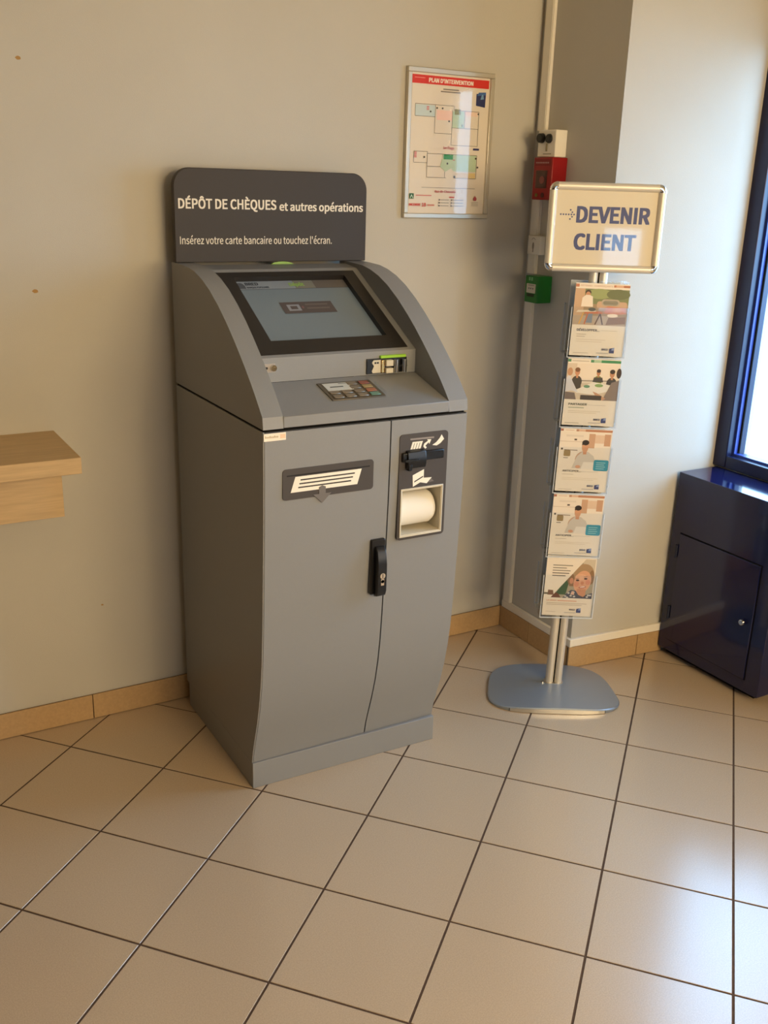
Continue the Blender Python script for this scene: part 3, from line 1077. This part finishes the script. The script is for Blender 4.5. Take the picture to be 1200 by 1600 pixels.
kn = obj('knob', cyl(cyl(bmesh.new(), (cx0 - .006, -.877, .289), (cx0 - .014, -.877, .289), .006, n=18), (cx0 - .014, -.877, .289), (cx0 - .022, -.877, .289), .0115, .0095, n=24), M_CHROME, dr, bevel=.0015)

# ------------------------------------------------------------------ leaflet stand
SA = math.radians(-30)
SP = Vector((-.1481, -.534, 0))
stand = thing('leaflet_stand', 'silver floor stand with framed sign on top and clear leaflet pockets', 'stand', SP, SA, local=True)
# local axes: x right along the sign, -y towards the viewer, z up
LEAN = 0.0165


def sx(z):
    return -.004 + LEAN * z


# base: domed rounded plate with a flat front edge strip
bm = bmesh.new()
N = 64
cxb, cyb, hw, hd_ = -.018, -.028, .226, .172


def outline(k=1.0):
    out = []
    for i in range(N):
        t = 2 * math.pi * i / N
        c_, s_ = math.cos(t), math.sin(t)
        e_ = 2 / 3.6
        x = math.copysign(abs(c_) ** e_, c_) * hw * k
        y = math.copysign(abs(s_) ** e_, s_) * hd_ * k
        x *= 1 - .10 * (y / hd_)                # slightly wider at the front
        out.append((cxb + x, cyb + y))
    return out


def dome(x, y):
    return .022 - .011 * ((x - cxb) / hw) ** 2 - .004 * max(0, (y - cyb) / hd_) ** 2


rings = []
for k in (1.0, .985, .8, .6, .4, .2):
    rings.append([bm.verts.new((x, y, dome(x, y) - (.003 if k == 1.0 else 0))) for x, y in outline(k)])
bot = [bm.verts.new((x, y, .001)) for x, y in outline(.99)]
for a, b in zip([bot] + rings[:-1], rings):
    for i in range(N):
        j = (i + 1) % N
        bm.faces.new((a[i], a[j], b[j], b[i]))
cen = bm.verts.new((cxb, cyb, .022))
for i in range(N):
    bm.faces.new((rings[-1][i], rings[-1][(i + 1) % N], cen))
bm.faces.new(list(reversed(bot)))
base = obj('base', bm, M_SILVER, stand, smooth=True)
bm = bmesh.new()
def front_y(x):
    q = abs((x - cxb) / (hw * 1.10)) ** 3.6
    return cyb - hd_ * (1 - q) ** (1 / 3.6)


xsf = [cxb - .165 + .33 * i / 16 for i in range(17)]
cols_ = [[bm.verts.new((x, front_y(x) + dy, z)) for dy, z in ((-.0010, .0015), (-.0010, dome(x, front_y(x)) - .0045), (.006, dome(x, front_y(x)) - .0045), (.006, .0015))] for x in xsf]
for a, b in zip(cols_[:-1], cols_[1:]):
    for q in range(4):
        bm.faces.new((a[q], b[q], b[(q + 1) % 4], a[(q + 1) % 4]))
bm.faces.new(cols_[0])
bm.faces.new(list(reversed(cols_[-1])))
obj('front_edge', bm, M_ALU, base)
for s in (-1, 1):
    obj('edge_joint', box(cxb + s * .166 - .0008, cxb + s * .166 + .0008, front_y(cxb + .166) - .0012, front_y(cxb + .166) + .012, .002, .0125), M_GAP, base)


def leaning_prism(pts, z0, z1):
    return prism(bmesh.new(), pts, lambda u, v, t: (u + sx(t), v, t), z0, z1)


def pole_outline(c):
    return [(c + .0145 * math.cos(2 * math.pi * i / 20), .016 * math.sin(2 * math.pi * i / 20)) for i in range(20)]


for s in (-1, 1):
    obj('pole', leaning_prism(pole_outline(s * .0155), .018, 1.500), M_RAIL, stand, smooth=True)
obj('pole_web', leaning_prism([(-.010, -.006), (.010, -.006), (.010, .006), (-.010, .006)], .018, 1.50), M_GAP, stand)
obj('pole_collar', leaning_prism(rrect(-.034, -.020, .034, .020, .012), .016, .0225), M_ALU, stand)
obj('screw', cyl(bmesh.new(), (-.045, -.012, .019), (-.045, -.012, .026), .004, n=10), M_CHROME, stand)

# sign frame
fx0, fx1, fz0, fz1 = -.161, .197, 1.479, 1.746
yf0 = -.040
r = .024
frame = thing_frame = obj('sign_back', box(fx0 + .006, fx1 - .006, yf0 + .004, yf0 + .010, fz0 + .006, fz1 - .006), mat('sign_grey', '#8e8a84', .5), stand)


def rail(pa, pb, side):
    """rounded snap-frame rail, half-round section"""
    bm = bmesh.new()
    sec = [(r * .5 * math.cos(math.pi * i / 10), .011 * math.sin(math.pi * i / 10)) for i in range(11)] + [(-r * .5, -.006), (r * .5, -.006)]
    if side == 'h':
        prism(bm, sec, lambda u, v, t: (t, yf0 - v, pa[1] + u), pa[0], pb[0])
    else:
        prism(bm, sec, lambda u, v, t: (pa[0] + u, yf0 - v, t), pa[1], pb[1])
    return bm


cc = .024
for z in (fz0 + r / 2, fz1 - r / 2):
    obj('frame_rail', rail((fx0 + cc, z), (fx1 - cc, z), 'h'), M_RAIL, stand, smooth=True)
for x in (fx0 + r / 2, fx1 - r / 2):
    obj('frame_stile', rail((x, fz0 + cc), (x, fz1 - cc), 'v'), M_RAIL, stand, smooth=True)
for x, z, kx, kz in ((fx0 + cc, fz0 + cc, -1, -1), (fx1 - cc, fz0 + cc, 1, -1), (fx0 + cc, fz1 - cc, -1, 1), (fx1 - cc, fz1 - cc, 1, 1)):
    bm = bmesh.new()
    # quarter torus-like corner cap
    ns, nr = 8, 10
    grid = []
    for i in range(ns + 1):
        a = math.pi / 2 * i / ns
        row = []
        for j in range(nr + 1):
            b = math.pi * j / nr
            rad = (r / 2) + (r / 2 + .0008) * math.cos(b)
            d_ = .0125 * math.sin(b)
            row.append(bm.verts.new((x + kx * rad * math.cos(a), yf0 - d_, z + kz * rad * math.sin(a))))
        grid.append(row)
    for i in range(ns):
        for j in range(nr):
            bm.faces.new((grid[i][j], grid[i + 1][j], grid[i + 1][j + 1], grid[i][j + 1]))
    bmesh.ops.remove_doubles(bm, verts=bm.verts[:], dist=1e-5)
    obj('corner_cap', bm, M_CHROME, stand, smooth=True)
poster = obj('sign_sheet', box(fx0 + .018, fx1 - .018, yf0 + .000, yf0 + .0035, fz0 + .018, fz1 - .018), mat('sign_paper', '#e6dccb', .6), stand)
Wp, Hp = fx1 - fx0 - .036, fz1 - fz0 - .036
P = Print((fx0 + .018, yf0, fz0 + .018), (1, 0, 0), (0, 0, 1), Wp, Hp, rough=.5)


def G(x, z):
    return (x - fx0 - .018) / Wp, (z - fz0 - .018) / Hp


NV = '#46518a'
u, v = G(-.071, 1.629)
P.text(NV, 'DEVENIR', u, v, .045 / Hp, .222 / Wp, .017)
P.build('lettering', poster)
P = Print((fx0 + .018, yf0, fz0 + .018), (1, 0, 0), (0, 0, 1), Wp, Hp, rough=.5)
u, v = G(-.073, 1.548)
P.text(NV, 'CLIENT', u, v, .045 / Hp, .188 / Wp, .017)
P.build('lettering', poster)
P = Print((fx0 + .018, yf0, fz0 + .018), (1, 0, 0), (0, 0, 1), Wp, Hp, rough=.5)
for x, z in [(-.1225 + .0082 * k, 1.6505) for k in range(6)] + [(-.0872, 1.6572), (-.0930, 1.6640), (-.0872, 1.6438), (-.0930, 1.6370)]:
    u, v = G(x, z)
    P.ell(NV, u, v, .0026 / Wp, .0026 / Hp, 10)
P.build('dotted_arrow', poster)
obj('clear_cover', box(fx0 + .016, fx1 - .016, yf0 - .0032, yf0 - .0022, fz0 + .016, fz1 - .016), M_SHEET, stand)

# pockets (front and back) and leaflets
LZ = [(1.218, 1.446), (.989, 1.209), (.762, .978), (.533, .751), (.307, .530)]
LW = .171


def pocket(zc0, zc1, face):
    """clear pocket: back sheet, side cheeks, low front sheet, floor"""
    s_ = sx((zc0 + zc1) / 2) + .006
    bm = bmesh.new()
    x0, x1 = s_ - LW / 2 - .005, s_ + LW / 2 + .005
    yb, yf = -.0185 * face, -.060 * face

    def yb_(a, b):
        return (min(a, b), max(a, b))
    lean = LEAN

    def bl(xa, xb, ya, yb2, za, zb):
        ya, yb2 = yb_(ya, yb2)
        prism(bm, [(xa, ya), (xb, ya), (xb, yb2), (xa, yb2)], lambda u, v, t: (u + lean * (t - zc0 - .11), v, t), za, zb)
    bl(x0, x1, yb, yb - .002 * face, zc0 - .005, zc1 + .004)
    bl(x0, x1, yf, yf - .002 * face, zc0 - .005, zc0 + .155)
    bl(x0 - .002, x0, yb, yf - .002 * face, zc0 - .005, zc0 + .155)
    bl(x1, x1 + .002, yb, yf - .002 * face, zc0 - .005, zc0 + .155)
    bl(x0, x1, yb - .002 * face, yf, zc0 - .005, zc0 - .0025)
    pk = obj('front_pocket' if face > 0 else 'rear_pocket', bm, M_ACRYL, stand)
    # pale strips laid along the pocket edges, painting in their bright highlight
    bm = bmesh.new()
    for xa in (x0 - .0024, x1 - .0002):
        bl(xa, xa + .0026, yf - .0022 * face, yf - .0042 * face, zc0 - .005, zc0 + .155)
    bl(x0, x1, yf - .0022 * face, yf - .0042 * face, zc0 - .0055, zc0 - .0025)
    obj('pocket_edge_glint', bm, M_GLINT, pk)
    return pk


rot30 = Matrix.Rotation(SA, 4, 'Z')


def leaflet(k, label, face, draw, thick=.006):
    z0, z1 = LZ[k]
    s_ = sx((z0 + z1) / 2) + .006
    yfr = -.0520 if face > 0 else .044
    p = SP + rot30 @ Vector((s_, yfr, z0))
    lf = bpy.data.objects.new('leaflet', None)
    C.objects.link(lf)
    lf.location = p
    lf.rotation_euler = Matrix.Rotation(SA, 3, 'Z').to_euler() if face > 0 else Matrix.Rotation(SA + math.pi, 3, 'Z').to_euler()
    # lean with the pole
    ax = rot30 @ Vector((0, 1, 0))
    lf.rotation_euler = (Matrix.Rotation(math.atan(LEAN), 3, ax) @ lf.rotation_euler.to_matrix()).to_euler()
    tag(lf, label, 'leaflet', 'leaflets in the stand pockets')
    h = z1 - z0
    bm = box(-LW / 2, LW / 2, 0.0, thick, 0, h)
    sheet = obj('pages', bm, M_PAPER, lf)
    P = Print((-LW / 2, 0, 0), (1, 0, 0), (0, 0, 1), LW, h, rough=.45)
    draw(P)
    P.build('cover_print', sheet)
    return lf


CR = '#ece0cf'


def logo(P, x, y):
    P.text('#55566e', 'BRED', x, y, .026, .115, .012)
    P.rect('#b9b2ac', x - .10, y - .045, x + .13, y - .033)
    P.poly('#3d4678', (x + .145, y - .035), (x + .235, y - .035), (x + .235, y + .045), (x + .145, y + .03))
    P.poly('#8f9cc0', (x + .175, y + .005), (x + .235, y + .005), (x + .235, y + .045), (x + .20, y + .038))


def bars(P, col, x, y, n, w, dy, t=.010, dash=0):
    for k in range(n):
        P.rect(col, x, y - dy * k, x + w * (1 - .12 * (k % 3)), y - dy * k + t)


def head_(P, x, y, s, skin, hair, body, bw=2.1, bh=2.2):
    P.ell(body, x, y - s * 1.9, s * bw * .62, s * 1.15)
    P.rect(body, x - s * bw * .55, y - s * (1.2 + bh), x + s * bw * .55, y - s * 1.7)
    P.rect(skin, x - s * .25, y - s * 1.2, x + s * .25, y - s * .6)
    P.ell(skin, x, y, s * .62, s * .78)
    P.ell(hair, x, y + s * .42, s * .66, s * .45)


def draw1(P):
    P.rect(CR, 0, 0, 1, 1)
    P.rect('#c07a55', 0, .945, .065, .985)
    P.rect('#c07a55', .70, .955, .74, .985)
    P.rect('#dcae8c', .74, .955, .88, .985)
    P.rect('#b8744e', .88, .955, 1, .985)
    P.text('#b9876a', 'ARTISANS - COMMERÇANTS', .08, .955, .022, .60, .0)
    P.rect('#a58a68', 0, .43, 1, .925)
    P.rect('#7c8355', .18, .72, 1, .925)
    P.ell('#97a066', .45, .86, .22, .07)
    P.ell('#6a7048', .80, .86, .22, .07)
    P.rect('#c9a583', 0, .43, .18, .925)
    P.rect('#b8a38d', .0, .43, 1, .56)
    # parked car
    P.rr('#c7a486', .42, .66, .98, .76, .008)
    P.rr('#b5a48f', .50, .70, .84, .79, .010)
    P.rr('#8f8a78', .53, .71, .81, .775, .008)
    # standing man
    P.ell('#4b3a2c', .24, .875, .055, .035)
    P.ell('#c58e68', .24, .845, .045, .04)
    P.poly('#eadcca', (.13, .68), (.35, .68), (.33, .82), (.27, .84), (.20, .84), (.14, .80))
    P.rect('#7f8794', .24, .46, .36, .62)
    # tables and chairs
    P.poly('#c46f45', (.20, .585), (.55, .59), (.52, .62), (.22, .615))
    P.poly('#e3d3bc', (.05, .60), (.42, .615), (.40, .64), (.08, .63))
    P.line('#dca95a', .12, .44, .19, .60, .004)
    P.line('#c46f45', .22, .44, .27, .59, .004)
    P.line('#5f4330', .42, .44, .50, .59, .004)
    P.line('#5f4330', .56, .44, .50, .59, .004)
    P.poly('#c98056', (.55, .60), (.72, .58), (.98, .60), (.96, .68), (.62, .70))
    P.ell('#d79d74', .80, .65, .09, .035)
    P.ell('#eeddc6', .73, .57, .10, .025)
    P.poly('#8d6b52', (.62, .44), (.98, .46), (.98, .56), (.66, .54))
    P.ell('#5c5a52', .34, .645, .07, .025)
    P.text('#6f6f78', 'DÉVELOPPER...', .10, .345, .030, .42, .012)
    bars(P, '#c3b4a4', .10, .295, 2, .18, .03, .009)
    bars(P, '#d2c3b0', .10, .225, 2, .55, .028, .006)
    P.line('#a59d92', .55, .36, .85, .36, .0008)
    P.rect('#cbbfae', .07, .035, .35, .045)
    logo(P, .60, .085)


def draw2(P):
    P.rect(CR, 0, 0, 1, 1)
    P.rect('#4f8c62', 0, .945, .06, .985)
    P.rect('#4f8c62', .43, .945, .49, .985)
    P.rect('#a9c3a2', .49, .945, .63, .985)
    P.rect('#3d8a58', .63, .945, 1, .985)
    P.rect('#c2b4a0', .08, .955, .40, .967)
    P.rect('#d9c6ae', 0, .39, 1, .925)
    P.rect('#e9dac6', .18, .64, 1, .925)
    P.line('#5d4c40', .20, .67, .78, .68, .0022)
    head_(P, .20, .80, .075, '#c98f68', '#7c5433', '#4c4236')
    head_(P, .60, .80, .060, '#b98058', '#3b2b22', '#7f8a3c')
    P.poly('#4b4640', (.50, .66), (.70, .66), (.68, .73), (.52, .73))
    head_(P, .86, .79, .075, '#c08a66', '#35281f', '#45403e')
    P.poly('#efe6d8', (.16, .52), (.52, .66), (.86, .62), (.86, .54), (.55, .47), (.22, .49))
    P.ell('#6f9a78', .40, .59, .06, .022)
    P.ell('#8fae6e', .63, .61, .08, .025)
    P.poly('#d8d4d6', (.0, .50), (.12, .52), (.24, .50), (.12, .66), (.06, .76), (.0, .72))
    P.ell('#c2936e', .06, .80, .05, .06)
    P.poly('#7b6b62', (.0, .39), (.22, .39), (.18, .49), (.0, .50))
    P.poly('#8d7c72', (.72, .39), (1, .39), (1, .70), (.86, .66), (.80, .54))
    P.poly('#c99877', (.52, .52), (.60, .50), (.78, .42), (.72, .39), (.62, .42))
    P.ell('#3a2a25', .985, .80, .045, .075)
    P.rect('#4a4039', .30, .39, .70, .46)
    P.text('#6a6c60', 'PARTAGER', .09, .305, .030, .35, .012)
    bars(P, '#a9ad96', .09, .262, 1, .30, .03, .014)
    bars(P, '#cdbfa6', .09, .215, 2, .62, .025, .006)
    P.line('#a59d92', .45, .315, .80, .315, .0008)
    P.rect('#b9b09c', .05, .03, .32, .04)
    logo(P, .60, .085)


def draw3(P):
    P.rect(CR, 0, 0, 1, 1)
    P.rect('#a86a52', 0, .955, .055, .99)
    P.rect('#b98a70', .30, .955, .35, .99)
    P.rect('#dcb79c', .35, .955, .48, .99)
    P.rect('#bb8263', .48, .955, 1, .99)
    P.rect('#d9b8a2', .09, .965, .26, .975)
    P.rect('#e9dccb', 0, .36, 1, .935)
    P.rect('#c79f80', .56, .70, .68, .925)
    P.rect('#dcc0a6', .68, .78, .86, .91)
    P.rect('#c49a7c', .86, .74, .98, .925)
    P.rect('#ddd0bf', .12, .87, .45, .90)
    P.rect('#d2c0aa', .0, .79, .45, .80)
    P.rect('#5a5048', .28, .815, .33, .84)
    P.rect('#6b5844', .10, .655, .36, .665)
    P.rr('#9a8258', .10, .56, .23, .655, .004)
    P.rect('#4e463c', .10, .53, .19, .54)
    P.rect('#4e463c', .04, .66, .075, .69)
    # man at a laptop
    P.ell('#c9a58c', .50, .52, .17, .13)
    P.poly('#cdc3b6', (.28, .37), (.80, .37), (.68, .58), (.56, .64), (.46, .64), (.36, .56))
    P.rect('#c8906c', .47, .60, .54, .68)
    P.ell('#d09a76', .505, .715, .062, .085)
    P.ell('#2c221d', .505, .785, .068, .042)
    P.rect('#2c221d', .44, .745, .46, .785)
    P.poly('#e3dacd', (.46, .37), (.78, .37), (.74, .48), (.50, .48))
    P.ell('#cf9a7a', .40, .40, .05, .025)
    P.rr('#2f8fa6', .70, .345, .99, .52, .006)
    for k in range(4):
        P.rect('#8cc3cc', .75, .47 - .032 * k, .93 - .02 * (k % 2), .482 - .032 * k)
    P.text('#6f6a66', 'ANTICIPER...', .11, .315, .028, .36, .012)
    bars(P, '#c9bba8', .11, .270, 1, .22, .03, .010)
    bars(P, '#d6c8b2', .11, .215, 2, .70, .025, .006)
    P.line('#a59d92', .47, .325, .80, .325, .0008)
    P.rect('#cbbfae', .06, .03, .32, .038)
    logo(P, .62, .085)


def draw5(P):
    P.rect(CR, 0, 0, 1, 1)
    # cut-out photograph of a smiling child, diagonal upper left edge
    P.poly('#a79c84', (.14, .30), (.98, .30), (.98, .955), (.78, .955))
    P.poly('#3f5a35', (.22, .355), (.44, .355), (.50, .62), (.46, .655))
    P.poly('#6a3f2c', (.14, .30), (.35, .30), (.30, .36), (.24, .39))
    P.poly('#cdbfa8', (.72, .90), (.98, .72), (.98, .955), (.78, .955))
    # hair, face
    P.poly('#8b6848', (.44, .60), (.50, .50), (.60, .50), (.60, .66), (.52, .73))
    P.ell('#a98b68', .77, .71, .20, .17, 24, -.25)
    P.ell('#8e6d4c', .93, .66, .055, .12)
    P.ell('#d9a27e', .755, .580, .172, .190, 26, -.20)
    P.ell('#c98a66', .535, .59, .04, .05)
    P.poly('#c98d69', (.66, .33), (.84, .33), (.84, .46), (.66, .46))
    P.ell('#e2ad88', .72, .66, .12, .05)
    P.ell('#d58f70', .64, .54, .055, .045)
    P.ell('#d58f70', .865, .575, .05, .045)
    P.ell('#4a3226', .655, .605, .035, .016)
    P.ell('#4a3226', .815, .635, .035, .016)
    P.ell('#a8774f', .645, .635, .045, .006, 12, .2)
    P.ell('#a8774f', .81, .668, .045, .006, 12, .2)
    P.ell('#c98562', .755, .56, .035, .03)
    P.ell('#b3604f', .765, .492, .078, .018, 16, .18)
    P.ell('#ecd9c8', .768, .496, .058, .009, 14, .18)
    # patterned shirt
    P.poly('#4c4c58', (.38, .30), (.98, .30), (.98, .40), (.86, .37), (.80, .33), (.70, .36), (.64, .43), (.54, .44), (.46, .38))
    for a, b in ((.44, .33), (.50, .385), (.55, .34), (.60, .40), (.62, .33), (.88, .33), (.94, .36), (.48, .31), (.90, .36)):
        P.ell('#c9c4bb', a, b, .025, .014)
    P.poly('#dcb59c', (.54, .36), (.62, .36), (.60, .42), (.56, .42))
    P.rect('#e9dccb', .0, 0, 1, .30)
    P.poly(CR, (0, .30), (.14, .30), (.78, .955), (.78, 1), (0, 1))
    for k, wd in enumerate((.40, .28, .36, .34, .27)):
        P.rect('#8e8578' if k < 3 else '#6f675e', .13, .835 - .043 * k, .13 + wd, .851 - .043 * k)
    P.poly('#7d5c4a', (.07, .345), (.20, .345), (.18, .425), (.08, .43))
    P.rect('#6a6250', 0, .355, .09, .385)
    P.text('#d2916e', 'LA BRED', .07, .245, .020, .20, .01)
    P.rect('#dba689', .29, .245, .68, .262)
    bars(P, '#b9a792', .07, .208, 2, .82, .026, .008)
    P.rect('#cbbfae', .07, .06, .27, .068)
    logo(P, .55, .095)


def draw_rear(P):
    P.rect('#27356f', 0, 0, 1, 1)
    P.rect('#e6ddcf', 0, 0, 1, .45)


for k in range(5):
    pocket(*LZ[k], 1)
    pocket(*LZ[k], -1)
leaflet(0, 'top leaflet on the stand, with orange band and a street café photo', 1, draw1)
leaflet(1, 'leaflet with green band and a meeting photo, second from the top', 1, draw2)
leaflet(2, 'upper leaflet of two with a man at a laptop and teal callout', 1, draw3)
leaflet(3, 'lower leaflet of two with a man at a laptop and teal callout', 1, draw3)
leaflet(4, 'lowest leaflet on the stand, with diagonal photo of a smiling child', 1, draw5)
rear = ['dark blue leaflet in the rear pocket behind the street café leaflet', 'dark blue leaflet in the rear pocket behind the green-banded leaflet',
        'dark blue leaflet in the rear pocket behind the upper laptop leaflet', 'dark blue leaflet in the rear pocket behind the lower laptop leaflet',
        'dark blue leaflet in the rear pocket behind the smiling child leaflet']
for k in range(5):
    leaflet(k, rear[k], -1, draw_rear)
